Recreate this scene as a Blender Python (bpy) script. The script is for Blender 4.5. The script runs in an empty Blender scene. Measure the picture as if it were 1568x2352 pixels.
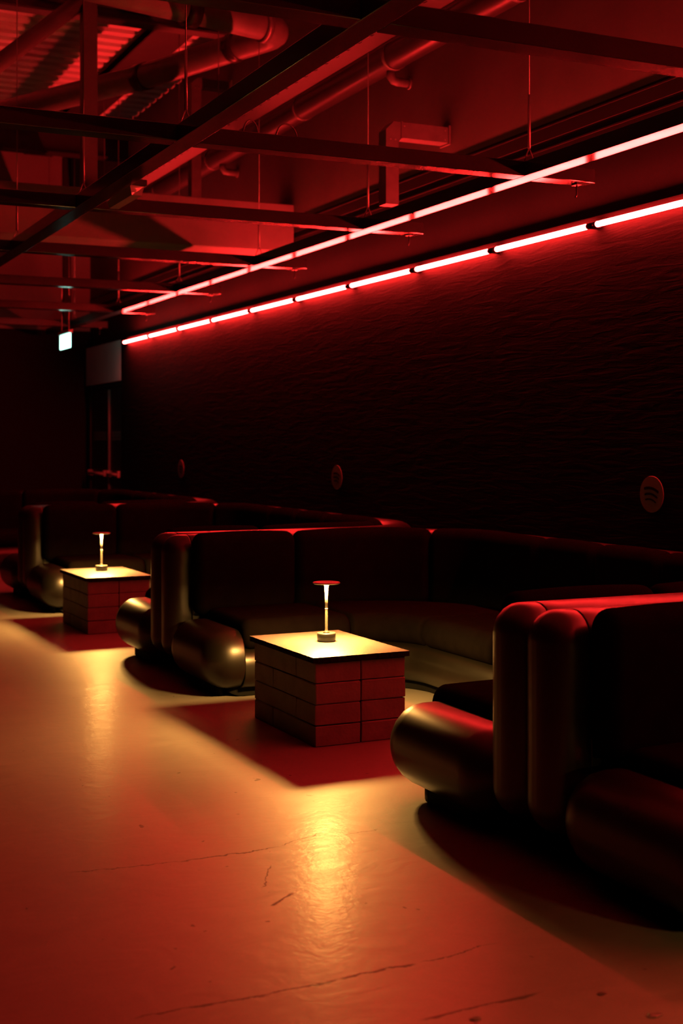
import bpy, bmesh, math, random
from mathutils import Vector, Matrix

random.seed(7)
SC = bpy.context.scene
COL = SC.collection

# ------------------------------------------------------------------ camera, world, exposure
cam_data = bpy.data.cameras.new('camera')
cam = bpy.data.objects.new('camera', cam_data)
COL.objects.link(cam)
cam.location = (0.0, 0.0, 1.6)
cam.rotation_euler = (math.radians(90), 0, math.radians(-25.181))
cam_data.sensor_fit = 'HORIZONTAL'
cam_data.sensor_width = 24.0
cam_data.lens = 3050.0 / 1568.0 * 24.0
cam_data.shift_y = -156.0 / 1568.0
cam_data.clip_start = 0.05
cam_data.clip_end = 100
cam_data.dof.use_dof = True
cam_data.dof.focus_distance = 6.6
cam_data.dof.aperture_fstop = 2.6
SC.camera = cam

world = bpy.data.worlds.new('world')
SC.world = world
world.use_nodes = True
world.node_tree.nodes['Background'].inputs[0].default_value = (0.0, 0.0, 0.0, 1)
world.node_tree.nodes['Background'].inputs[1].default_value = 0.0

SC.view_settings.view_transform = 'Standard'
SC.view_settings.look = 'None'
SC.view_settings.exposure = 0.0
SC.view_settings.gamma = 1.0
SC.view_settings.use_curve_mapping = False
SC.cycles.use_denoising = True
SC.cycles.max_bounces = 8
SC.cycles.diffuse_bounces = 1
SC.cycles.glossy_bounces = 4
SC.cycles.sample_clamp_indirect = 20.0
SC.cycles.caustics_reflective = False
SC.cycles.caustics_refractive = False

TUBE_COLOR, TUBE_POWER = (1.0, 0.019, 0.017), 270.0
LAMP_COLOR, LAMP_POWER, LAMP_SPREAD = (1.0, 0.48, 0.105), 102.0, 170
EXIT_COLOR, EXIT_POWER = (0.45, 1.0, 0.80), 4.5
FIRST_TUBE, LAST_TUBE = -6, 9          # index of the tubes along the wall, 0 = just right of the frame's edge

# ------------------------------------------------------------------ materials
def mat(name, color, rough=0.5, spec=0.5, metal=0.0, var=0.15, scale=8.0, bump=0.0, bscale=60.0, coat=0.0, sheen=0.0, rvar=0.0):
    m = bpy.data.materials.new(name)
    m.use_nodes = True
    nt = m.node_tree
    b = nt.nodes['Principled BSDF']
    b.inputs['Roughness'].default_value = rough
    b.inputs['Specular IOR Level'].default_value = spec
    b.inputs['Metallic'].default_value = metal
    b.inputs['Coat Weight'].default_value = coat
    b.inputs['Sheen Weight'].default_value = sheen
    tc = nt.nodes.new('ShaderNodeTexCoord')
    n = nt.nodes.new('ShaderNodeTexNoise')
    n.inputs['Scale'].default_value = scale
    n.inputs['Detail'].default_value = 5
    nt.links.new(tc.outputs['Object'], n.inputs['Vector'])
    r = nt.nodes.new('ShaderNodeValToRGB')
    r.color_ramp.elements[0].position = 0.3
    r.color_ramp.elements[1].position = 0.7
    r.color_ramp.elements[0].color = tuple(c * (1 - var) for c in color) + (1,)
    r.color_ramp.elements[1].color = tuple(min(1, c * (1 + var)) for c in color) + (1,)
    nt.links.new(n.outputs['Fac'], r.inputs['Fac'])
    nt.links.new(r.outputs['Color'], b.inputs['Base Color'])
    if rvar:
        mr = nt.nodes.new('ShaderNodeMapRange')
        mr.inputs['To Min'].default_value = rough - rvar
        mr.inputs['To Max'].default_value = rough + rvar
        nt.links.new(n.outputs['Fac'], mr.inputs['Value'])
        nt.links.new(mr.outputs['Result'], b.inputs['Roughness'])
    if bump:
        n2 = nt.nodes.new('ShaderNodeTexNoise')
        n2.inputs['Scale'].default_value = bscale
        n2.inputs['Detail'].default_value = 4
        nt.links.new(tc.outputs['Object'], n2.inputs['Vector'])
        bp = nt.nodes.new('ShaderNodeBump')
        bp.inputs['Strength'].default_value = bump
        bp.inputs['Distance'].default_value = 0.01
        nt.links.new(n2.outputs['Fac'], bp.inputs['Height'])
        nt.links.new(bp.outputs['Normal'], b.inputs['Normal'])
    return m

def emit(name, color, power):
    m = bpy.data.materials.new(name)
    m.use_nodes = True
    nt = m.node_tree
    nt.nodes.clear()
    out = nt.nodes.new('ShaderNodeOutputMaterial')
    e = nt.nodes.new('ShaderNodeEmission')
    e.inputs['Color'].default_value = color + (1,)
    e.inputs['Strength'].default_value = power
    nt.links.new(e.outputs[0], out.inputs['Surface'])
    return m

class G:
    """tiny helper for building math node graphs"""
    def __init__(self, nt): self.nt = nt
    def _in(self, node, i, v):
        if hasattr(v, 'is_output') or hasattr(v, 'links'):
            self.nt.links.new(v, node.inputs[i])
        else:
            node.inputs[i].default_value = v
    def m(self, op, a, b=0.0, c=0.0, clamp=False):
        n = self.nt.nodes.new('ShaderNodeMath'); n.operation = op; n.use_clamp = clamp
        self._in(n, 0, a); self._in(n, 1, b); self._in(n, 2, c)
        return n.outputs[0]
    def noise(self, vec, scale, detail=3.0, rough=0.5, dist=0.0):
        n = self.nt.nodes.new('ShaderNodeTexNoise')
        self.nt.links.new(vec, n.inputs['Vector'])
        n.inputs['Scale'].default_value = scale; n.inputs['Detail'].default_value = detail
        n.inputs['Roughness'].default_value = rough; n.inputs['Distortion'].default_value = dist
        return n.outputs['Fac']
    def ramp(self, v, lo, hi, a=0.0, b=1.0):
        n = self.nt.nodes.new('ShaderNodeMapRange'); n.interpolation_type = 'SMOOTHSTEP'
        self._in(n, 0, v); n.inputs[1].default_value = lo; n.inputs[2].default_value = hi
        n.inputs[3].default_value = a; n.inputs[4].default_value = b
        return n.outputs[0]
    def mapping(self, vec, scale=(1, 1, 1), rot=0.0, loc=(0, 0, 0)):
        n = self.nt.nodes.new('ShaderNodeMapping')
        n.inputs['Scale'].default_value = scale; n.inputs['Rotation'].default_value = (0, 0, rot); n.inputs['Location'].default_value = loc
        self.nt.links.new(vec, n.inputs['Vector'])
        return n.outputs[0]

# floor: worn, sealed concrete with cracks, trowel swirls and spots
CRACKS = [((1.17, 4.91), (1.62, 4.87), 0.0060, 0.030),
          ((1.58, 4.87), (2.04, 4.88), 0.0070, 0.030),
          ((2.02, 4.88), (2.35, 5.02), 0.0040, 0.030),
          ((1.03, 3.59), (1.47, 3.58), 0.0100, 0.020),
          ((1.44, 3.58), (1.69, 3.6), 0.0100, 0.025),
          ((1.67, 3.6), (1.96, 3.6), 0.0090, 0.025),
          ((1.95, 3.6), (2.28, 3.65), 0.0050, 0.030),
          ((1.73, 4.26), (1.86, 4.36), 0.0110, 0.010),
          ((1.75, 3.24), (2.19, 3.26), 0.0120, 0.012),
          ((1.77, 4.45), (1.92, 4.68), 0.0040, 0.030),
          ((2.5, 4.92), (2.15, 4.92), 0.0030, 0.040)]
def floor_material():
    m = bpy.data.materials.new('sealed_concrete'); m.use_nodes = True
    nt = m.node_tree; g = G(nt); b = nt.nodes['Principled BSDF']
    tc = nt.nodes.new('ShaderNodeTexCoord'); P = tc.outputs['Object']
    big = g.noise(P, 0.8, 4, 0.55, 0.6)
    mid = g.noise(P, 5.0, 5, 0.6, 1.5)
    swirl = g.noise(g.mapping(P, (1.3, 2.2, 1), 0.5), 2.6, 6, 0.6, 2.2)
    fine = g.noise(P, 70.0, 3, 0.6)
    spots = g.ramp(g.noise(P, 17.0, 2, 0.5, 0.4), 0.735, 0.775)
    smear = g.ramp(g.noise(g.mapping(P, (1.0, 2.6, 1), 1.1), 9.0, 5, 0.7, 2.0), 0.62, 0.74)
    # cracks
    sep = nt.nodes.new('ShaderNodeSeparateXYZ'); nt.links.new(P, sep.inputs[0])
    x, y = sep.outputs[0], sep.outputs[1]
    jag = g.m('SUBTRACT', g.noise(P, 4.5, 6, 0.68), 0.5)
    wid = g.noise(P, 9.0, 3, 0.6)
    crack = None
    for (ax, ay), (bx, by), w, amp in CRACKS:
        L = math.hypot(bx - ax, by - ay); ux, uy = (bx - ax) / L, (by - ay) / L
        dx, dy = g.m('SUBTRACT', x, ax), g.m('SUBTRACT', y, ay)
        along = g.m('ADD', g.m('MULTIPLY', dx, ux), g.m('MULTIPLY', dy, uy))
        across = g.m('SUBTRACT', g.m('MULTIPLY', dy, ux), g.m('MULTIPLY', dx, uy))
        across = g.m('ABSOLUTE', g.m('ADD', across, g.m('MULTIPLY', jag, amp * 4)))
        line = g.ramp(g.m('DIVIDE', across, g.m('MULTIPLY', g.m('MULTIPLY', wid, wid), w * 3.2)), 0.3, 1.0, 1.0, 0.0)
        ends = g.m('MULTIPLY', g.ramp(along, 0.0, L * 0.15), g.ramp(along, L * 0.85, L, 1.0, 0.0))
        c = g.m('MULTIPLY', line, ends)
        crack = c if crack is None else g.m('MAXIMUM', crack, c)
    dark = g.m('MAXIMUM', g.m('MULTIPLY', crack, 0.72), g.m('MULTIPLY', spots, 0.5))
    v = g.m('ADD', g.m('MULTIPLY', big, 0.16), g.m('MULTIPLY', swirl, 0.16))
    v = g.m('ADD', v, g.m('MULTIPLY', fine, 0.05))
    v = g.m('MULTIPLY', g.m('ADD', v, 0.215), 0.46)
    v = g.m('MULTIPLY', v, g.m('SUBTRACT', 1.0, g.m('MULTIPLY', smear, 0.12)))
    v = g.m('MULTIPLY', v, g.m('SUBTRACT', 1.0, dark))
    comb = nt.nodes.new('ShaderNodeCombineColor')
    nt.links.new(v, comb.inputs[0]); nt.links.new(g.m('MULTIPLY', v, 0.96), comb.inputs[1]); nt.links.new(g.m('MULTIPLY', v, 0.88), comb.inputs[2])
    nt.links.new(comb.outputs[0], b.inputs['Base Color'])
    r = g.m('ADD', 0.42, g.m('MULTIPLY', swirl, 0.16))
    r = g.m('ADD', r, g.m('MULTIPLY', fine, 0.05))
    r = g.m('ADD', r, g.m('MULTIPLY', dark, 0.3))
    nt.links.new(r, b.inputs['Roughness'])
    b.inputs['Specular IOR Level'].default_value = 0.45
    b.inputs['Coat Weight'].default_value = 0.12
    cr = g.m('ADD', 0.15, g.m('MULTIPLY', swirl, 0.15))
    nt.links.new(cr, b.inputs['Coat Roughness'])
    h = g.m('ADD', g.m('MULTIPLY', swirl, 0.6), g.m('MULTIPLY', mid, 0.25))
    h = g.m('SUBTRACT', h, g.m('MULTIPLY', crack, 0.25))
    h = g.m('ADD', h, g.m('MULTIPLY', fine, 0.05))
    bp = nt.nodes.new('ShaderNodeBump'); bp.inputs['Strength'].default_value = 0.16; bp.inputs['Distance'].default_value = 0.02
    nt.links.new(h, bp.inputs['Height']); nt.links.new(bp.outputs[0], b.inputs['Normal'])
    pit = g.m('MULTIPLY', g.noise(P, 26.0, 4, 0.7), 0.5)
    b2 = nt.nodes.new('ShaderNodeBump'); b2.inputs['Strength'].default_value = 0.16; b2.inputs['Distance'].default_value = 0.02
    nt.links.new(g.m('ADD', pit, g.m('MULTIPLY', mid, 0.5)), b2.inputs['Height']); nt.links.new(b2.outputs[0], b.inputs['Coat Normal'])
    return m

# wall: black cladding with a wrinkled surface, in sheets with butt joints
def cladding_material():
    m = bpy.data.materials.new('wrinkled_black_cladding'); m.use_nodes = True
    nt = m.node_tree; g = G(nt); b = nt.nodes['Principled BSDF']
    tc = nt.nodes.new('ShaderNodeTexCoord'); P = tc.outputs['Object']
    wav = g.noise(g.mapping(P, (1, 1.6, 13.0)), 1.6, 5, 0.55, 0.9)
    fine = g.noise(P, 45.0, 3, 0.6)
    sep = nt.nodes.new('ShaderNodeSeparateXYZ'); nt.links.new(P, sep.inputs[0])
    fy = g.m('FRACT', g.m('DIVIDE', g.m('ADD', sep.outputs[1], 40.0), 1.22))
    joint = g.ramp(g.m('ABSOLUTE', g.m('SUBTRACT', fy, 0.5)), 0.0015, 0.004, 1.0, 0.0)
    v = g.m('ADD', 0.0013, g.m('MULTIPLY', fine, 0.0006))
    v = g.m('MULTIPLY', v, g.m('SUBTRACT', 1.0, g.m('MULTIPLY', joint, 0.7)))
    comb = nt.nodes.new('ShaderNodeCombineColor')
    for i in range(3): nt.links.new(v, comb.inputs[i])
    nt.links.new(comb.outputs[0], b.inputs['Base Color'])
    b.inputs['Roughness'].default_value = 0.75
    b.inputs['Specular IOR Level'].default_value = 0.08
    h = g.m('ADD', wav, g.m('MULTIPLY', fine, 0.03))
    bp = nt.nodes.new('ShaderNodeBump'); bp.inputs['Strength'].default_value = 0.28; bp.inputs['Distance'].default_value = 0.02
    nt.links.new(h, bp.inputs['Height']); nt.links.new(bp.outputs[0], b.inputs['Normal'])
    return m

M = dict(
    floor=floor_material(),
    clad=cladding_material(),
    plaster=mat('upper_wall_plaster', (0.15, 0.145, 0.14), 0.8, 0.2, var=0.10, scale=1.5, bump=0.1, bscale=20),
    endwall=mat('end_wall_plaster', (0.34, 0.33, 0.32), 0.8, 0.2, var=0.10, scale=1.5),
    blackwall=mat('black_paint', (0.0035, 0.0035, 0.0035), 0.7, 0.2, var=0.2, scale=3),
    rail=mat('black_trunking', (0.010, 0.010, 0.010), 0.45, 0.4, var=0.2, scale=3),
    deck=mat('galvanised_deck', (0.88, 0.88, 0.88), 0.5, 0.4, var=0.08, scale=3),
    steel=mat('dark_roof_steel', (0.03, 0.03, 0.03), 0.55, 0.4, var=0.2, scale=4),
    steel_light=mat('painted_roof_steel', (0.10, 0.095, 0.095), 0.55, 0.4, var=0.15, scale=4),
    beam=mat('black_gloss_beam', (0.018, 0.017, 0.016), 0.145, 1.0, var=0.15, scale=5, rvar=0.02),
    rod=mat('steel_rod', (0.30, 0.30, 0.30), 0.4, 0.5, metal=0.6, var=0.1, scale=20),
    pipe=mat('foil_pipe_lagging', (0.18, 0.175, 0.17), 0.42, 0.5, var=0.15, scale=6, bump=0.1, bscale=14),
    pipe_dark=mat('dark_spiral_pipe', (0.035, 0.035, 0.035), 0.32, 0.5, var=0.2, scale=6),
    duct=mat('galvanised_duct', (0.13, 0.13, 0.13), 0.45, 0.5, var=0.18, scale=9),
    concrete=mat('painted_concrete', (0.22, 0.215, 0.21), 0.8, 0.2, var=0.12, scale=2.5, bump=0.1, bscale=12),
    leather=mat('dark_bronze_leather', (0.006, 0.0048, 0.0031), 0.37, 0.72, var=0.12, scale=7, rvar=0.02),
    fabric=mat('charcoal_upholstery', (0.0065, 0.005, 0.0046), 0.9, 0.0, var=0.15, scale=14, bump=0.2, bscale=260),
    plinth=mat('black_plinth', (0.006, 0.006, 0.006), 0.8, 0.1, var=0.2),
    block=mat('grey_masonry_block', (0.165, 0.155, 0.145), 0.85, 0.2, var=0.13, scale=9, bump=0.35, bscale=45),
    slab=mat('rough_board_top', (0.055, 0.052, 0.048), 0.45, 0.5, var=0.12, scale=30, bump=0.2, bscale=120),
    slab_edge=mat('dark_board_edge', (0.008, 0.007, 0.006), 0.9, 0.05, var=0.3, scale=30),
    lamp_metal=mat('pale_lamp_metal', (0.16, 0.15, 0.135), 0.4, 0.5, var=0.05, scale=20),
    lamp_stem=mat('dark_lamp_stem', (0.030, 0.027, 0.022), 0.45, 0.4, var=0.05, scale=20),  # lower stem in a darker tone than the cone above it
    lamp_base=mat('lamp_base_metal', (0.016, 0.015, 0.013), 0.45, 0.5, var=0.05, scale=20),
    socket=mat('black_socket', (0.01, 0.01, 0.01), 0.5, 0.4, var=0.1),
    emblem=mat('emblem_face', (0.15, 0.147, 0.144), 0.45, 0.5, var=0.05),
    emblem_bar=mat('emblem_bar_black', (0.004, 0.004, 0.004), 0.8, 0.1, var=0.1),
    clear=mat('clear_diffuser', (0.45, 0.45, 0.45), 0.12, 0.8, var=0.05),
    door=mat('dark_door_paint', (0.020, 0.019, 0.018), 0.5, 0.4, var=0.15),
    grey=mat('grey_panel_paint', (0.42, 0.44, 0.44), 0.7, 0.3, var=0.1, scale=2),
    bar=mat('push_bar_metal', (0.28, 0.27, 0.27), 0.45, 0.5, var=0.1),
    notice=mat('notice_panel', (0.15, 0.145, 0.14), 0.7, 0.3, var=0.1),
    cable=mat('pale_cable', (0.55, 0.53, 0.52), 0.5, 0.4, var=0.05),
    cable_dark=mat('dark_cable', (0.10, 0.10, 0.10), 0.4, 0.5, var=0.05),
    tube=emit('red_tube_glow', TUBE_COLOR, TUBE_POWER),
    lamp=emit('warm_lamp_glow', LAMP_COLOR, 8.0),
    exit=emit('exit_sign_glow', EXIT_COLOR, EXIT_POWER),
)
# clear plastic lets light through
_b = M['clear'].node_tree.nodes['Principled BSDF']
_b.inputs['Transmission Weight'].default_value = 0.25

# ------------------------------------------------------------------ mesh helpers
def obj(name, bm, material, parent=None, loc=None, smooth=False, mats=None):
    me = bpy.data.meshes.new(name)
    bmesh.ops.recalc_face_normals(bm, faces=bm.faces[:])
    bm.to_mesh(me); bm.free()
    for mm in (mats or [material]):
        me.materials.append(mm)
    if smooth:
        for p in me.polygons: p.use_smooth = True
    o = bpy.data.objects.new(name, me)
    COL.objects.link(o)
    if parent is not None: o.parent = parent
    if loc is not None: o.location = loc
    return o

def thing(name, label, cat, loc=(0, 0, 0), rz=0.0, group=None, kind=None):
    o = bpy.data.objects.new(name, None); COL.objects.link(o)
    o.location = loc; o.rotation_euler = (0, 0, rz)
    return tag(o, label, cat, group, kind)

def tag(o, label, cat, group=None, kind=None):
    o['label'] = label; o['category'] = cat
    if group: o['group'] = group
    if kind: o['kind'] = kind
    return o

def copy_thing(root, loc, label, rz=None):
    r = root.copy(); COL.objects.link(r); r.location = loc
    if rz is not None: r.rotation_euler = (0, 0, rz)
    r['label'] = label
    for ch in list(root.children):
        c = ch.copy(); COL.objects.link(c); c.parent = r
        for gch in list(ch.children):
            d = gch.copy(); COL.objects.link(d); d.parent = c
    return r

def add_box(bm, x0, x1, y0, y1, z0, z1, bev=0.0, seg=2):
    t = bmesh.new()
    bmesh.ops.create_cube(t, size=1.0)
    for v in t.verts:
        v.co = Vector(((x0 + x1) / 2 + v.co.x * (x1 - x0), (y0 + y1) / 2 + v.co.y * (y1 - y0), (z0 + z1) / 2 + v.co.z * (z1 - z0)))
    if bev:
        bmesh.ops.bevel(t, geom=t.edges[:], offset=bev, segments=seg, profile=0.5, affect='EDGES')
    merge(bm, t)
    return bm

def merge(bm, t):
    idx = {}
    for v in t.verts: idx[v] = bm.verts.new(v.co)
    for f in t.faces:
        nf = bm.faces.new([idx[v] for v in f.verts]); nf.smooth = f.smooth; nf.material_index = f.material_index
    t.free()

def box(*a, **k): return add_box(bmesh.new(), *a, **k)

def add_tube(bm, pts, r, n=12, caps=True, radii=None):
    pts = [Vector(p) for p in pts]
    rings = []
    up = None
    for i, p in enumerate(pts):
        if i == 0: t = pts[1] - p
        elif i == len(pts) - 1: t = p - pts[i - 1]
        else: t = (pts[i + 1] - p).normalized() + (p - pts[i - 1]).normalized()
        t.normalize()
        if up is None:
            up = Vector((0, 0, 1)) if abs(t.z) < 0.9 else Vector((1, 0, 0))
        a = t.cross(up).normalized(); b = a.cross(t).normalized(); up = b
        rr = radii[i] if radii else r
        rings.append([bm.verts.new(p + a * (rr * math.cos(q)) + b * (rr * math.sin(q))) for q in [2 * math.pi * k / n for k in range(n)]])
    for A, B in zip(rings, rings[1:]):
        for k in range(n):
            f = bm.faces.new((A[k], A[(k + 1) % n], B[(k + 1) % n], B[k])); f.smooth = True
    if caps:
        bm.faces.new(rings[0][::-1]); bm.faces.new(rings[-1])
    return bm

def tube(*a, **k): return add_tube(bmesh.new(), *a, **k)

def lathe(prof, n=32):
    """profile of (r, z) points turned about z"""
    bm = bmesh.new(); rings = []
    for r, z in prof:
        if r < 1e-6: rings.append([bm.verts.new((0, 0, z))])
        else: rings.append([bm.verts.new((r * math.cos(2 * math.pi * k / n), r * math.sin(2 * math.pi * k / n), z)) for k in range(n)])
    for A, B in zip(rings, rings[1:]):
        for k in range(n):
            a = [A[k % len(A)], A[(k + 1) % len(A)], B[(k + 1) % len(B)], B[k % len(B)]]
            u = []
            for v in a:
                if v not in u: u.append(v)
            if len(u) >= 3: bm.faces.new(u)
    return bm

def bez(p0, p1, p2, n=12):
    out = []
    for i in range(n + 1):
        t = i / n
        out.append(tuple((1 - t) ** 2 * a + 2 * t * (1 - t) * b + t * t * c for a, b, c in zip(p0, p1, p2)))
    return out

# ------------------------------------------------------------------ the setting
WX = 5.2        # face of the black cladding on the right wall
UX = 5.30       # face of the masonry wall behind and above it
DECK = 6.176  # wall, roof and grid coordinates: from image pixels, then scaled about the camera

def setting(name, bm, m, label, cat, smooth=False):
    o = obj(name, bm, m, smooth=smooth)
    return tag(o, label, cat, kind='structure')

setting('floor', box(-4.2, 5.6, -5.0, 20.74, -0.12, 0.0), M['floor'], 'worn sealed concrete floor with cracks and trowel marks', 'floor')
setting('wall_right', box(WX, UX - 0.001, -5.0, 18.43, 0.0, 3.089), M['clad'], 'black wrinkled wall cladding under the row of red tubes', 'wall')
o = setting('wall_right_upper', box(UX, UX + 0.2, -5.0, 20.54, 3.867, 6.5), M['plaster'], 'upper masonry wall lit red above the hanging grid', 'wall')
setting('wall_right_band', box(UX, UX + 0.2, -5.0, 20.54, 3.108, 3.867), M['blackwall'], 'black painted wall band behind the cable trunking', 'wall')
setting('wall_right_back', box(UX, UX + 0.2, -5.0, 20.54, 0.0, 3.108), M['blackwall'], 'dark wall beyond the end of the black cladding', 'wall')
EY = 20.54      # end wall
setting('wall_far', box(-4.2, 5.5, EY, EY + 0.2, 0.0, 3.368), M['blackwall'], 'black lower part of the end wall', 'wall')
setting('wall_far_upper', box(-4.2, 5.5, EY, EY + 0.2, 3.368, 6.5), M['endwall'], 'upper part of the end wall lit red behind the grid', 'wall')
setting('wall_left', box(-4.2, -4.0, -5.0, 20.54, 0.0, 6.5), M['blackwall'], 'black wall on the left side of the hall', 'wall')

# corrugated roof deck: ribs run across the room
bm = bmesh.new()
pitch, hgt = 0.266, 0.108
prof = []
y = -5.0
while y < 20.6:
    prof += [(y, 0), (y + 0.130, 0), (y + 0.151, hgt), (y + 0.245, hgt)]
    y += pitch
A = [bm.verts.new((-4.1, py, DECK + pz)) for py, pz in prof]
B = [bm.verts.new((5.42, py, DECK + pz)) for py, pz in prof]
A2 = [bm.verts.new((-4.1, py, DECK + 0.12)) for py, pz in (prof[0], prof[-1])]
B2 = [bm.verts.new((5.42, py, DECK + 0.12)) for py, pz in (prof[0], prof[-1])]
for i in range(len(prof) - 1):
    bm.faces.new((A[i], A[i + 1], B[i + 1], B[i]))
bm.faces.new((A2[0], A2[1], B2[1], B2[0]))
setting('ceiling', bm, M['deck'], 'corrugated metal roof deck lit red', 'ceiling')

def i_beam(bm, axis, c, z0, z1, a, b, wide, tf=0.02, tw=0.015):
    if axis == 'y':
        add_box(bm, c - wide / 2, c + wide / 2, a, b, z0, z0 + tf); add_box(bm, c - wide / 2, c + wide / 2, a, b, z1 - tf, z1)
        add_box(bm, c - tw / 2, c + tw / 2, a, b, z0 + tf, z1 - tf)
    else:
        add_box(bm, a, b, c - wide / 2, c + wide / 2, z0, z0 + tf); add_box(bm, a, b, c - wide / 2, c + wide / 2, z1 - tf, z1)
        add_box(bm, a, b, c - tw / 2, c + tw / 2, z0 + tf, z1 - tf)
    return bm

setting('trim_1', i_beam(bmesh.new(), 'y', 4.48, 6.05, DECK - 0.002, -5, 20.53, 0.43), M['steel'], 'wide dark steel roof girder running along the corrugated deck', 'roof beam')
setting('trim_2', i_beam(bmesh.new(), 'x', 13.0, 5.822, 5.958, -4.0, 5.29, 0.166), M['steel_light'], 'pale steel roof joist crossing under the deck by the lagged pipe', 'roof beam')
setting('trim_3', box(-4.0, 5.29, 12.38, 12.84, 3.545, 4.023, bev=0.01), M['concrete'], 'deep horizontal beam crossing the hall behind the hanging grid', 'beam')
bm = bmesh.new()
add_box(bm, 3.16, 3.297, 12.50, 12.636, 4.024, 6.17, bev=0.004)
setting('trim_4', bm, M['steel_light'], 'square steel post standing on the deep cross beam', 'post')
bm = bmesh.new()
add_tube(bm, [(3.203, 12.563, 5.885), (1.248, 12.563, 4.148)], 0.078, n=4)
setting('trim_5', bm, M['steel_light'], 'diagonal steel brace beside the square post', 'brace')
setting('trim_6', box(4.862, 4.976, EY - 0.10, EY - 0.001, 3.378, 6.03), M['steel'], 'dark upright on the upper end wall', 'pilaster')
setting('trim_7', i_beam(bmesh.new(), 'x', 18.3, 5.604, 5.958, -4.0, 5.29, 0.2), M['steel'], 'dark far steel joist below the deck', 'roof beam')

# trunking rails on the black band of the right wall
RAILS = [(3.742, 3.846, 0.008, 'topmost black cable trunking along the right wall'),
         (3.607, 3.690, 0.006, 'second black cable trunking from the top on the right wall'),
         (3.493, 3.560, 0.009, 'lowest black cable trunking along the right wall')]
for z0, z1, dep, lab in RAILS:
    t = thing('cable_trunking', lab, 'trunking', (UX - 0.001, 0, z0), group='cable trunkings along the right wall')
    obj('body', box(-dep, 0, -5.0, 20.53, 0.0, z1 - z0 - 0.014, bev=0.002), M['rail'], t)
    obj('lid', box(-dep - 0.003, 0, -5.0, 20.53, z1 - z0 - 0.013, z1 - z0, bev=0.002), M['rail'], t)

# ------------------------------------------------------------------ doorway past the end of the cladding
door = tag(bpy.data.objects.new('door_1', None), 'dark double fire door past the end of the black wall', 'door', kind='structure')
COL.objects.link(door); door.location = (UX, 19.2, 0)
for y0, y1, sg in ((0.012, 1.06, 1), (-0.75, -0.012, -1)):
    lf = obj('door_leaf', box(-0.05, -0.002, y0, y1, 0.01, 2.43, bev=0.004), M['door'], door)
    bm = bmesh.new(); ym = (y0 + y1) / 2; hw = (y1 - y0) / 2 - 0.08
    add_tube(bm, [(-0.115, ym - hw, 1.158), (-0.115, ym + hw, 1.158)], 0.022, n=10)
    for e in (-hw, hw): add_box(bm, -0.13, -0.05, ym + e - 0.03, ym + e + 0.03, 1.118, 1.208, bev=0.006)
    obj('push_bar', bm, M['bar'], lf)
    nb = bmesh.new()
    for k in range(3): add_box(nb, -0.058, -0.05, ym - hw * 0.8, ym + hw * 0.8, 1.657 + k * 0.047, 1.693 + k * 0.047)
    obj('notice', nb, M['notice'], lf)
obj('meeting_strip', box(-0.075, -0.05, -0.03, 0.03, 0.02, 2.40, bev=0.004), M['bar'], door)
obj('door_frame', add_box(add_box(add_box(bmesh.new(), -0.07, -0.001, 1.065, 1.14, 0, 2.49), -0.07, -0.001, -0.765, -0.752, 0, 2.49), -0.07, -0.001, -0.765, 1.14, 2.435, 2.49), M['door'], door)
tag(obj('bulkhead_panel', box(WX, UX - 0.001, 18.44, 20.40, 2.505, 3.087, bev=0.004), M['grey']),
    'grey panel above the double door at the far end', 'panel', kind='structure')

# ------------------------------------------------------------------ hanging grid of black beams
BZ, BH, BW = 3.245, 0.0915, 0.124
LONG_X = [0.10, 2.321, 4.542]
CROSS_Y = [4.685, 6.955, 9.20, 11.475, 13.82, 16.23, 18.49]
grid = thing('lighting_grid', 'hanging grid of black beams below the roof', 'ceiling grid', (0, 0, BZ))
for x in LONG_X:
    lb = obj('long_beam', box(x - BW / 2, x + BW / 2, -1.0, 20.0, 0, BH, bev=0.004), M['beam'], grid)
for y in CROSS_Y:
    cb = bmesh.new()
    xs = [-3.0] + LONG_X + [5.008]
    for a, b in zip(xs, xs[1:]):
        a2 = a + BW / 2 + 0.0005 if a in LONG_X else a
        b2 = b - BW / 2 - 0.0005 if b in LONG_X else b
        add_box(cb, a2, b2, y - BW / 2, y + BW / 2, 0, BH, bev=0.004)
    c = obj('cross_beam', cb, M['beam'], grid)
    hb = bmesh.new()      # hook bracket under the wall end
    add_box(hb, 4.89, 4.93, y - 0.03, y + 0.03, -0.012, -0.0005)
    add_tube(hb, [(4.91, y, -0.005), (4.91, y, -0.073), (4.90, y, -0.088)], 0.006, n=8)
    obj('end_hook', hb, M['rail'], c)
for x in LONG_X:
    for y in CROSS_Y:
        rb = bmesh.new()
        add_tube(rb, [(x, y - 0.02, BH + 0.09), (x, y - 0.02, DECK - BZ)], 0.004, n=8)
        r = obj('hanger_rod', rb, M['rod'], grid)
        tb = bmesh.new()
        add_tube(tb, [(x, y - 0.02, BH + 0.09), (x, y - 0.02, BH + 0.42)], 0.009, n=8)
        add_tube(tb, [(x, y - 0.02, BH + 0.095), (x - 0.04, y - 0.02, BH)], 0.004, n=6)
        add_tube(tb, [(x, y - 0.02, BH + 0.095), (x + 0.04, y - 0.02, BH)], 0.004, n=6)
        obj('turnbuckle', tb, M['rod'], r)

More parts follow.
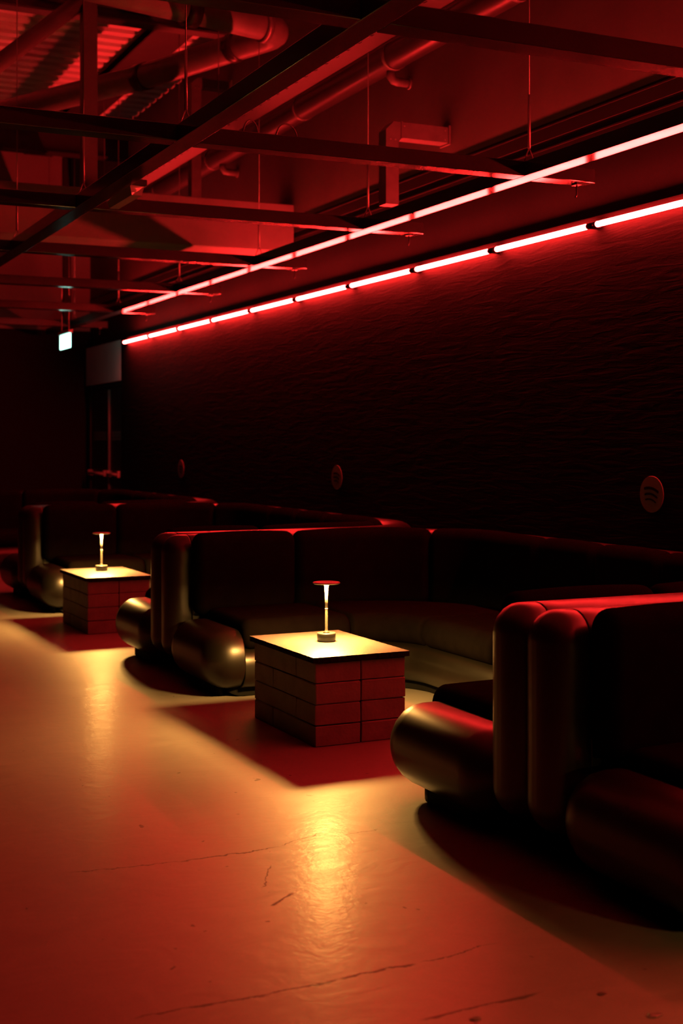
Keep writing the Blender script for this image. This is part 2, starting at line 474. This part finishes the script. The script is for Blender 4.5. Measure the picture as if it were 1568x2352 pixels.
def sag(p, q, d, n=14):
    return [tuple(a + (b - a) * i / n for a, b in zip(p, q))[:2] + (p[2] + (q[2] - p[2]) * i / n - d * 4 * (i / n) * (1 - i / n),) for i in range(n + 1)]
CX = 4.598
tag(obj('power_cable', tube(sag((CX, 9.08, 3.359), (CX, 7.60, 3.359), 0.010), 0.008, n=8), M['cable'], smooth=True),
    'pale cable lying on the long beam behind the second crossing', 'cable', group='cables on the beam')
tag(obj('power_cable', tube(sag((CX, 6.89, 3.355), (CX, 6.08, 3.355), 0.006), 0.008, n=8), M['cable'], smooth=True),
    'pale cable on the long beam beside the nearest hanger rod', 'cable', group='cables on the beam')
for x, w, lab in ((2.707, 0.05, 'left of two cable loops over the second cross beam'), (2.926, 0.07, 'right of two cable loops over the second cross beam')):
    pts = [(x - w, 6.955, BZ + BH + 0.004)] + [(x + w * math.cos(math.pi - a), 6.935 + 0.004 * i, BZ + BH + 0.004 + 0.075 * math.sin(a)) for i, a in enumerate([math.pi * k / 10 for k in range(1, 10)])] + [(x + w, 6.975, BZ + BH + 0.004)]
    tag(obj('cable_loop', tube(pts, 0.005, n=8), M['cable_dark'], smooth=True), lab, 'cable', group='cable loops')

# ------------------------------------------------------------------ pipes and ducts under the roof
t = thing('round_duct', 'long round dark pipe running along the upper right wall', 'pipe', (5.12, 0, 4.84))
bm = tube([(0, -4.9, 0), (0, 20.53, 0)], 0.113, n=28)
obj('pipe_body', bm, M['pipe_dark'], t)
for y in (5.7, 7.95, 9.85, 11.75, 14.3, 16.3, 18.4):
    obj('pipe_clamp', tube([(0, y - 0.02, 0), (0, y + 0.02, 0)], 0.119, n=28), M['duct'], t)
for y in (5.78, 9.92, 14.02):
    bm = bmesh.new()
    add_tube(bm, [(0.0, y, -0.09), (0.0, y, -0.15), (0.03, y, -0.185), (0.07, y, -0.19), (UX - 5.12 - 0.001, y, -0.19)], 0.036, n=14)
    add_tube(bm, [(UX - 5.12 - 0.02, y, -0.19), (UX - 5.12 - 0.001, y, -0.19)], 0.052, n=16)
    obj('wall_bracket', bm, M['duct'], t)
t = thing('cable_tray', 'dark cable tray running beside the long round pipe', 'cable tray', (4.306, 0, 4.585))
bm = add_box(add_box(box(0.03, 0.19, -4.9, 20.53, 0, 0.006), -0.19, -0.182, -4.9, 20.53, 0.0, 0.06), 0.182, 0.19, -4.9, 20.53, 0.0, 0.06)
for k in range(127): add_box(bm, -0.182, 0.03, -4.9 + k * 0.2, -4.9 + k * 0.2 + 0.155, 0.0, 0.006)  # tray width and slat gaps shaped for their partial shade on the deck
obj('tray', bm, M['rail'], t)
for y in (4.0, 8.0, 11.9, 16.0, 19.0):
    obj('support_rod', tube([(0, y, 0.006), (0, y, DECK - 4.585 - 0.21)], 0.005, n=8), M['rod'], t)

def arc_path(pts, r, n=6):
    pts = [Vector(p) for p in pts]; out = [pts[0]]
    for a, p, b in zip(pts, pts[1:], pts[2:]):
        d1, d2 = (a - p).normalized(), (b - p).normalized()
        out += [Vector(q) for q in bez(p + d1 * r, p, p + d2 * r, n)]
    return out + [pts[-1]]
t = thing('lagged_pipe', 'thick foil lagged pipe bending below the roof deck', 'pipe', (0, 0, 5.448))
obj('pipe_body', tube(arc_path([(1.56, 10.87, 0.06), (4.805, 11.42, 0.0), (4.014, 13.55, 0.0), (2.496, 16.59, 0.0)], 0.29), 0.13, n=24), M['pipe'], t)
for a, b in (((4.576, 12.033), (4.534, 12.147)), ((4.066, 13.416), (4.014, 13.55)), ((3.744, 11.239), (3.869, 11.26))):
    obj('pipe_collar', tube([(a[0], a[1], 0), (b[0], b[1], 0)], 0.1425, n=24), M['pipe_dark'], t)
obj('pipe_hanger', add_tube(tube([(4.56, 11.375, 0.135), (4.56, 11.375, 0.60)], 0.012, n=8), [(4.53, 11.37, 0), (4.59, 11.38, 0)], 0.15, n=20), M['rod'], t)

def wall_duct(y0, y1, z_low, z_top, h, lab, xo):
    """rectangular duct leaving the wall and turning down"""
    t = thing('wall_duct', lab, 'duct', (UX, (y0 + y1) / 2, z_top - h), group='rectangular wall ducts')
    w = (y1 - y0) / 2
    bm = bmesh.new()
    x_out, x_in = -xo, -xo + 0.112
    prof = [(-0.001, h), (x_out + 0.07, h), (x_out, h - 0.07), (x_out, z_low - z_top + h), (x_in, z_low - z_top + h), (x_in, -0.03), (x_in + 0.03, 0), (-0.001, 0)]
    A = [bm.verts.new((px, -w, pz)) for px, pz in prof]; B = [bm.verts.new((px, w, pz)) for px, pz in prof]
    bm.faces.new(A); bm.faces.new(B[::-1])
    for i in range(len(prof)):
        j = (i + 1) % len(prof); bm.faces.new((A[i], B[i], B[j], A[j]))
    obj('duct_body', bm, M['duct'], t)
    fb = bmesh.new()
    add_box(fb, -0.022, -0.002, -w - 0.015, w + 0.015, -0.015, h + 0.015, bev=0.003)
    obj('wall_flange', fb, M['duct'], t)
    jb = bmesh.new()
    add_box(jb, x_in + 0.02, x_in + 0.035, -w - 0.006, w + 0.006, -0.006, h + 0.006, bev=0.002)
    obj('joint_band', jb, M['duct'], t)
    for sx, sz in ((x_out + 0.04, -0.02), (x_in - 0.03, -0.02), (x_in + 0.05, h - 0.03), (-0.05, h - 0.03), (-0.05, 0.02)):
        obj('screw_head', tube([(sx, -w - 0.006, sz), (sx, -w + 0.002, sz)], 0.006, n=8), M['bar'], t)
wall_duct(9.229, 9.355, 3.477, 4.127, 0.123, 'nearer rectangular duct leaving the red wall and turning down', 0.577)
wall_duct(14.2, 14.33, 4.32, 5.72, 0.10, 'farther tall rectangular duct on the red wall behind the long pipe', 0.48)

# clear batten light clipped on the side of the middle long beam
t = thing('batten_light', 'unlit clear covered batten light on the side of the long beam', 'light fixture', (2.321 + BW / 2, 8.57, 3.217))
obj('back_tray', box(0.001, 0.125, -0.30, 0.30, 0.045, 0.085, bev=0.006), M['rail'], t)
bm = bmesh.new()
prof = [(0.012, 0.045), (0.03, -0.015), (0.095, -0.015), (0.113, 0.045)]
A = [bm.verts.new((px, -0.27, pz)) for px, pz in prof]; B = [bm.verts.new((px, 0.27, pz)) for px, pz in prof]
A0 = [bm.verts.new((px, -0.29, pz)) for px, pz in (prof[0], prof[3])]; B0 = [bm.verts.new((px, 0.29, pz)) for px, pz in (prof[0], prof[3])]
for i in range(3): bm.faces.new((A[i], A[i + 1], B[i + 1], B[i]))
bm.faces.new((A[0], A[1], A[2], A[3], A0[1], A0[0])); bm.faces.new((B[0], B0[0], B0[1], B[3], B[2], B[1]))
obj('clear_cover', bm, M['clear'], t)
obj('unlit_tube', tube([(0.062, -0.25, 0.018), (0.062, 0.25, 0.018)], 0.013, n=12), M['cable'], t)

# ------------------------------------------------------------------ exit sign
t = thing('exit_sign', 'small glowing green white exit sign hanging near the far door', 'exit sign', (4.20, 17.58, 2.869))
obj('light_panel', box(-0.012, 0.012, -0.275, 0.275, 0.0, 0.195, bev=0.01), M['exit'], t)
obj('housing', box(-0.028, 0.028, -0.29, 0.29, 0.197, 0.24, bev=0.005), M['bar'], t)
obj('suspension', add_tube(tube([(0, -0.2, 0.24), (0, -0.2, 1.715)], 0.005, n=8), [(0, 0.2, 0.24), (0, 0.2, 1.715)], 0.005, n=8), M['rod'], t)

# ------------------------------------------------------------------ red tubes along the wall
TZ, TX, TP = 3.023, 5.153, 1.225
first = None
names = {9: 'farthest glowing red tube at the end of the row above the wall', 8: 'second glowing red tube from the far end of the row',
         7: 'third glowing red tube from the far end of the row', 6: 'fourth glowing red tube from the far end of the row',
         5: 'fifth glowing red tube from the far end, above the farthest emblem', 4: 'sixth glowing red tube from the far end of the row',
         3: 'seventh glowing red tube from the far end of the row', 2: 'fourth glowing red tube from the right edge of the photo',
         1: 'third glowing red tube from the right edge, above the middle emblem', 0: 'second glowing red tube from the right edge of the photo'}
TL = 1.225
for i in range(FIRST_TUBE, LAST_TUBE + 1):
    lab = names.get(i)
    y0 = 7.124 + TP * i
    if i == 9: continue
    if lab is None:
        lab = 'glowing red tube cut by the right edge of the photo' if i == -1 else 'glowing red tube of the row continuing past the right edge of the photo'
    if first is None:
        t = thing('led_tube', lab, 'tube light', (TX, y0, TZ), group='red tube lights along the wall')
        obj('glow_tube', tube([(0, 0.05, 0), (0, TL - 0.05, 0)], 0.0185, n=10), M['tube'], t)
        for a, b in ((0.018, 0.052), (TL - 0.052, TL - 0.018)):
            obj('end_cap', tube([(0, a, 0), (0, b, 0)], 0.0195, n=14), M['socket'], t)
        for a, b in ((0.0, 0.03), (TL - 0.03, TL)):
            obj('mounting_clip', box(0.0, WX - TX - 0.0005, a, b, -0.02, 0.02, bev=0.002), M['socket'], t)
        first = t
    else:
        copy_thing(first, (TX, y0, TZ), lab)

# ------------------------------------------------------------------ wall emblems
def emblem(y, lab, src=None):
    if src: return copy_thing(src, (WX, y, 1.291), lab)
    t = thing('wall_emblem', lab, 'emblem', (WX, y, 1.291), group='round wall emblems')
    R = 0.1125
    bm = lathe([(0, 0), (R, 0), (R, 0.005), (R - 0.001, 0.006), (0, 0.006)], 64)
    bmesh.ops.rotate(bm, verts=bm.verts[:], cent=(0, 0, 0), matrix=Matrix.Rotation(-math.pi / 2, 3, 'Y'))
    obj('disc', bm, M['emblem'], t)
    for (p0, p1, p2, th) in (((-.62, .29), (-.02, .47), (.62, .12), .155), ((-.58, -.03), (.0, .15), (.52, -.19), .125), ((-.53, -.31), (.0, -.17), (.40, -.46), .10)):
        pts = bez(p0, p1, p2, 20)
        bm = bmesh.new(); top, bot, tb, bb = [], [], [], []
        n = len(pts)
        outline = []
        for i, (px, pz) in enumerate(pts):
            q = pts[min(i + 1, n - 1)]; r = pts[max(i - 1, 0)]
            d = Vector((q[0] - r[0], q[1] - r[1])).normalized(); nn = Vector((-d.y, d.x))
            h = th / 2
            if i == 0 or i == n - 1: h *= 0.55
            top.append((px + nn.x * h, pz + nn.y * h)); bot.append((px - nn.x * h, pz - nn.y * h))
        f0 = [bm.verts.new((-0.0072, -u * R, v * R)) for u, v in top]; f1 = [bm.verts.new((-0.0072, -u * R, v * R)) for u, v in bot]
        g0 = [bm.verts.new((-0.0061, -u * R, v * R)) for u, v in top]; g1 = [bm.verts.new((-0.0061, -u * R, v * R)) for u, v in bot]
        for i in range(n - 1):
            bm.faces.new((f0[i], f0[i + 1], f1[i + 1], f1[i])); bm.faces.new((g0[i], g1[i], g1[i + 1], g0[i + 1]))
            bm.faces.new((f0[i], g0[i], g0[i + 1], f0[i + 1])); bm.faces.new((f1[i], f1[i + 1], g1[i + 1], g1[i]))
        bm.faces.new((f0[0], f1[0], g1[0], g0[0])); bm.faces.new((f0[-1], g0[-1], g1[-1], f1[-1]))
        obj('curved_bar', bm, M['emblem_bar'], t)
    return t
e0 = emblem(6.575, 'nearest round emblem with three curved bars, at the right of the wall')
emblem(11.155, 'middle round emblem with three curved bars, above the back-to-back sofas', e0)
emblem(15.722, 'farthest and smallest round emblem with three curved bars', e0)

# ------------------------------------------------------------------ booth sofas
W = 2.29                 # half the pitch of the booths
XB = 5.17                 # outer back line of the booth
XE = 2.77                 # free ends of the wings

class UPath:
    """path of one U, at offset o from its outer line, with corner radius R; local y about the booth centre"""
    def __init__(self, o, R, xs):
        self.R = R; hw = W - o; xb = XB - o
        self.c = (xb - R, hw - R); self.hw = hw; self.xb = xb; self.xs = xs
        self.l1 = (xb - R) - xs; self.la = R * math.pi / 2; self.l2 = 2 * (hw - R)
        self.L = 2 * self.l1 + 2 * self.la + self.l2
    def at(self, s):
        R = self.R
        if s <= self.l1: return Vector((self.xs + s, self.hw)), Vector((1, 0))
        s2 = s - self.l1
        if s2 <= self.la:
            a = s2 / R; return Vector((self.c[0] + R * math.sin(a), self.c[1] + R * math.cos(a))), Vector((math.cos(a), -math.sin(a)))
        s3 = s2 - self.la
        if s3 <= self.l2: return Vector((self.xb, self.c[1] - s3)), Vector((0, -1))
        s4 = s3 - self.l2
        if s4 <= self.la:
            a = s4 / R; return Vector((self.c[0] + R * math.cos(a), -self.c[1] - R * math.sin(a))), Vector((-math.sin(a), -math.cos(a)))
        s5 = s4 - self.la
        return Vector((self.c[0] - s5, -self.hw)), Vector((-1, 0))

def rrect(w, z0, z1, rc, inset, k=6, puff=0.0):
    """rounded rectangle, u across (about 0) and z"""
    hw = w / 2 - inset; a, b = z0 + inset, z1 - inset
    r = max(0.002, min(rc - inset * 0.6, hw * 0.999, (b - a) / 2 * 0.999))
    pts = []
    for cx, cz, st in ((hw - r, b - r, 0), (-hw + r, b - r, 90), (-hw + r, a + r, 180), (hw - r, a + r, 270)):
        for i in range(k + 1):
            q = math.radians(st + 90 * i / k)
            pts.append((cx + r * math.cos(q), cz + r * math.sin(q)))
    return pts

def sweep(path, s0, s1, w, z0, z1, rc, r0, r1, step=0.07, crown=0.0):
    """rounded bar swept along part of the U with rounded ends r0 and r1"""
    st = []
    K = 6
    for i in range(K):
        q = math.pi / 2 * i / K; st.append((s0 + r0 * (1 - math.cos(q)), r0 * (1 - math.sin(q))))
    a, b = s0 + r0, s1 - r1
    n = max(1, int((b - a) / step))
    for i in range(n + 1): st.append((a + (b - a) * i / n, 0.0))
    for i in range(K - 1, -1, -1):
        q = math.pi / 2 * i / K; st.append((s1 - r1 * (1 - math.cos(q)), r1 * (1 - math.sin(q))))
    bm = bmesh.new(); rings = []
    for s, ins in st:
        p, t = path.at(s); nrm = Vector((t.y, -t.x))
        ring = []
        for u, z in rrect(w, z0, z1, rc, ins):
            if crown and z > (z0 + z1) / 2:
                tt = (s - s0) / (s1 - s0)
                z += crown * (1 - (2 * tt - 1) ** 2) * max(0.0, 1 - (2 * u / w) ** 2)
            q = p + nrm * u
            ring.append(bm.verts.new((q.x, q.y, z)))
        rings.append(ring)
    N = len(rings[0])
    for A, B in zip(rings, rings[1:]):
        for k in range(N):
            f = bm.faces.new((A[k], A[(k + 1) % N], B[(k + 1) % N], B[k])); f.smooth = True
    bm.faces.new(rings[0][::-1]); bm.faces.new(rings[-1])
    return bm

def make_booth(label):
    t = thing('booth_sofa', label, 'sofa', (0, 0, 0), group='u shaped booth sofas along the wall')
    # leather back: the long shell and its two end caps
    bp = UPath(0.124, 0.80, XE)
    cap = 0.17
    obj('back_shell', sweep(bp, cap + 0.002, bp.L - cap - 0.002, 0.244, 0.135, 0.975, 0.115, 0.006, 0.006), M['leather'], t)
    obj('back_end_cap', sweep(bp, 0.0, cap, 0.246, 0.13, 0.975, 0.115, 0.11, 0.006), M['leather'], t)
    obj('back_end_cap', sweep(bp, bp.L - cap, bp.L, 0.246, 0.13, 0.975, 0.115, 0.006, 0.11), M['leather'], t)
    # leather base and the rounded bolsters closing it towards the aisle
    sp = UPath(0.69, 0.76, XE - 0.02)
    bol = 0.24
    obj('seat_base', sweep(sp, bol + 0.002, sp.L - bol - 0.002, 0.87, 0.06, 0.31, 0.10, 0.006, 0.006), M['leather'], t)
    obj('seat_bolster', sweep(sp, 0.0, bol, 0.90, 0.055, 0.425, 0.17, 0.165, 0.008), M['leather'], t)
    obj('seat_bolster', sweep(sp, sp.L - bol, sp.L, 0.90, 0.055, 0.425, 0.17, 0.008, 0.165), M['leather'], t)
    obj('plinth', sweep(sp, 0.12, sp.L - 0.12, 0.66, 0.0, 0.075, 0.01, 0.15, 0.15), M['plinth'], t)
    # seat cushions
    cp = UPath(0.70, 0.735, XE)
    cuts = [0.225, cp.l1 + 0.02, cp.l1 + cp.la - 0.01, cp.L / 2, cp.L - cp.l1 - cp.la + 0.01, cp.L - cp.l1 - 0.02, cp.L - 0.225]
    for a, b in zip(cuts, cuts[1:]):
        obj('seat_cushion', sweep(cp, a + 0.003, b - 0.003, 0.82, 0.295, 0.49, 0.09, 0.055, 0.055, crown=0.012), M['fabric'], t)
    # back cushions
    kp = UPath(0.315, 0.66, XE)
    mid = kp.l1 + kp.la / 2
    c1 = 3.66 - XE
    inner = kp.l1 + kp.la + (kp.hw - kp.R) - 0.62
    cuts = [0.15, c1, mid, inner, kp.L / 2, kp.L - inner, kp.L - mid, kp.L - c1, kp.L - 0.15]
    for a, b in zip(cuts, cuts[1:]):
        obj('back_cushion', sweep(kp, a + 0.003, b - 0.003, 0.17, 0.44, 0.99, 0.075, 0.06, 0.06, crown=0.012), M['fabric'], t)
    return t
BY = 6.61
b0 = make_booth('black leather booth sofa around the nearer block table in the middle')
b0.location = (0, BY, 0)
copy_thing(b0, (0, BY - 2 * W, 0), 'nearest booth sofa, dark and cut by the right edge of the photo')
copy_thing(b0, (0, BY + 2 * W, 0), 'booth sofa around the farther block table at the left')
copy_thing(b0, (0, BY + 4 * W, 0), 'farthest booth sofa by the door, mostly hidden behind the others')

# ------------------------------------------------------------------ block tables
def chipped(bm, seed):
    rnd = random.Random(seed)
    for v in bm.verts:
        v.co += Vector((rnd.uniform(-1, 1), rnd.uniform(-1, 1), rnd.uniform(-1, 1))) * 0.0018
    return bm

def make_table(label, loc):
    t = thing('block_table', label, 'table', loc, group='masonry block tables')
    LX, LY = 0.54, 0.86          # body footprint, from the front corner
    ch = 0.112
    half = LX / 2
    k = 0
    for c in range(4):
        z0, z1 = c * ch + 0.0008, (c + 1) * ch - 0.0032
        for col in range(2):
            x0, x1 = col * half + 0.0025 * col, (col + 1) * half - 0.004 * (1 - col)
            cut = 0.60 if c % 2 else 0.28
            if col == 1: cut = 0.60 if c % 2 else 0.28
            for y0, y1 in ((0, cut), (cut, LY)):
                if col == 0: yy0, yy1 = LY - y1, LY - y0
                else: yy0, yy1 = y0, y1
                j = 0.004 * math.sin(k * 2.3)
                b = box(x0, x1, yy0 + 0.0035, yy1 - 0.0035, z0, z1, bev=0.0045, seg=1)
                for v in b.verts:
                    if abs(v.co.y - (yy0 + 0.0035)) < 0.02 and yy0 == 0 and col == 1: v.co.y += 0.004 + j * 0.5
                obj('block', chipped(b, k), M['block'], t); k += 1
    top = bmesh.new()
    x0, x1, y0, y1 = -0.022, LX + 0.012, -0.018, LY + 0.02
    zt0, zt1 = 4 * ch + 0.0005, 4 * ch + 0.029
    nx, ny = 40, 64
    loop = [(x0 + (x1 - x0) * i / nx, y0) for i in range(nx)] + [(x1, y0 + (y1 - y0) * i / ny) for i in range(ny)] + \
           [(x1 - (x1 - x0) * i / nx, y1) for i in range(nx)] + [(x0, y1 - (y1 - y0) * i / ny) for i in range(ny)]
    rnd = random.Random(3)
    A, B = [], []
    for x, y in loop:
        jx, jy = rnd.uniform(-.0025, .0025), rnd.uniform(-.0025, .0025)
        A.append(top.verts.new((x + jx, y + jy, zt0))); B.append(top.verts.new((x + jx, y + jy, zt1)))
    f = top.faces.new(B); f.material_index = 0
    f = top.faces.new(A[::-1]); f.material_index = 1
    for i in range(len(A)):
        j = (i + 1) % len(A); f = top.faces.new((A[i], A[j], B[j], B[i])); f.material_index = 1
    obj('table_top', top, None, t, mats=[M['slab'], M['slab_edge']])
    return t
TTOP = 4 * 0.112 + 0.029
t1 = make_table('nearer grey block table with the front lamp on it', (2.852, 6.385, 0))
t1.rotation_euler = (0, 0, math.radians(0.6))
copy_thing(t1, (2.815, 10.985, 0), 'farther grey block table with the rear lamp on it')
copy_thing(t1, (2.87, 0.96, 0), 'grey block table in the nearest booth, past the right edge of the photo')

# ------------------------------------------------------------------ table lamps
def make_lamp(label, loc):
    t = thing('table_lamp', label, 'lamp', loc, group='cordless table lamps')
    obj('base', lathe([(0, 0), (0.049, 0), (0.0525, 0.004), (0.0535, 0.044), (0.0515, 0.048), (0, 0.048)], 48), M['lamp_base'], t, smooth=False)
    for p in t.children[0].data.polygons: p.use_smooth = abs(p.normal.z) < 0.5
    obj('stem', lathe([(0, 0.0485), (0.020, 0.0487), (0.012, 0.054), (0.0075, 0.066), (0.0074, 0.18), (0.007, 0.181), (0, 0.181)], 24), M['lamp_stem'], t, smooth=True)
    obj('stem_ring', lathe([(0, 0.1812), (0.008, 0.1812), (0.0088, 0.184), (0.008, 0.187), (0, 0.187)], 24), M['lamp_metal'], t, smooth=True)
    obj('cone', lathe([(0, 0.1872), (0.0076, 0.1874), (0.0084, 0.25), (0.0115, 0.31), (0.0150, 0.323), (0.015, 0.325), (0, 0.325)], 28), M['lamp_metal'], t, smooth=True)
    sh = obj('lamp_head', lathe([(0.0155, 0.326), (0.072, 0.326), (0.0785, 0.3305), (0.0785, 0.333), (0.075, 0.336), (0.034, 0.336), (0.032, 0.3345), (0, 0.3345)], 56), M['lamp_metal'], t)
    obj('light_ring', lathe([(0.0165, 0.3255), (0.056, 0.3255)], 32), M['lamp'], t)
    ld = bpy.data.lights.new('lamp_light', 'AREA')
    ld.shape = 'DISK'; ld.size = 0.14; ld.energy = LAMP_POWER; ld.color = LAMP_COLOR; ld.spread = math.radians(LAMP_SPREAD)
    lo = bpy.data.objects.new('lamp_light', ld); COL.objects.link(lo); lo.parent = t; lo.location = (0, 0, 0.3248)
    return t
l1 = make_lamp('slim glowing lamp with disc head on the nearer block table', (3.142, 6.885, TTOP + 0.0006))
copy_thing(l1, (3.085, 11.56, TTOP + 0.0006), 'slim glowing lamp with disc head on the farther block table')
l3 = copy_thing(l1, (3.15, 1.46, TTOP + 0.0006), 'slim glowing lamp on the block table past the right edge of the photo')
for ch in l3.children:      # this lamp is dimmed lower
    if ch.type == 'LIGHT': ch.data = ch.data.copy(); ch.data.energy = 0.33 * LAMP_POWER

# small litter on the floor at the near right
def scrap(label, loc, r, m, seed):
    rnd = random.Random(seed)
    bm = bmesh.new()
    bmesh.ops.create_icosphere(bm, subdivisions=2, radius=1.0)
    for v in bm.verts:
        k = 0.7 + 0.45 * rnd.random()
        v.co = Vector((v.co.x * r * k, v.co.y * r * 0.7 * k, max(0.0, v.co.z * r * 0.22 * k)))
    return tag(obj('floor_scrap', bm, m, loc=loc), label, 'litter', 'scraps on the floor')
scrap('pale scrap on the floor near the right edge of the photo', (2.327, 3.175, 0.0), 0.018, M['slab'], 1)
scrap('pale brown scrap on the floor at the bottom of the photo', (1.907, 3.185, 0.0), 0.020, M['block'], 2)
scrap('dark scrap on the floor in the bottom right corner', (2.373, 2.991, 0.0), 0.026, M['cable_dark'], 3)
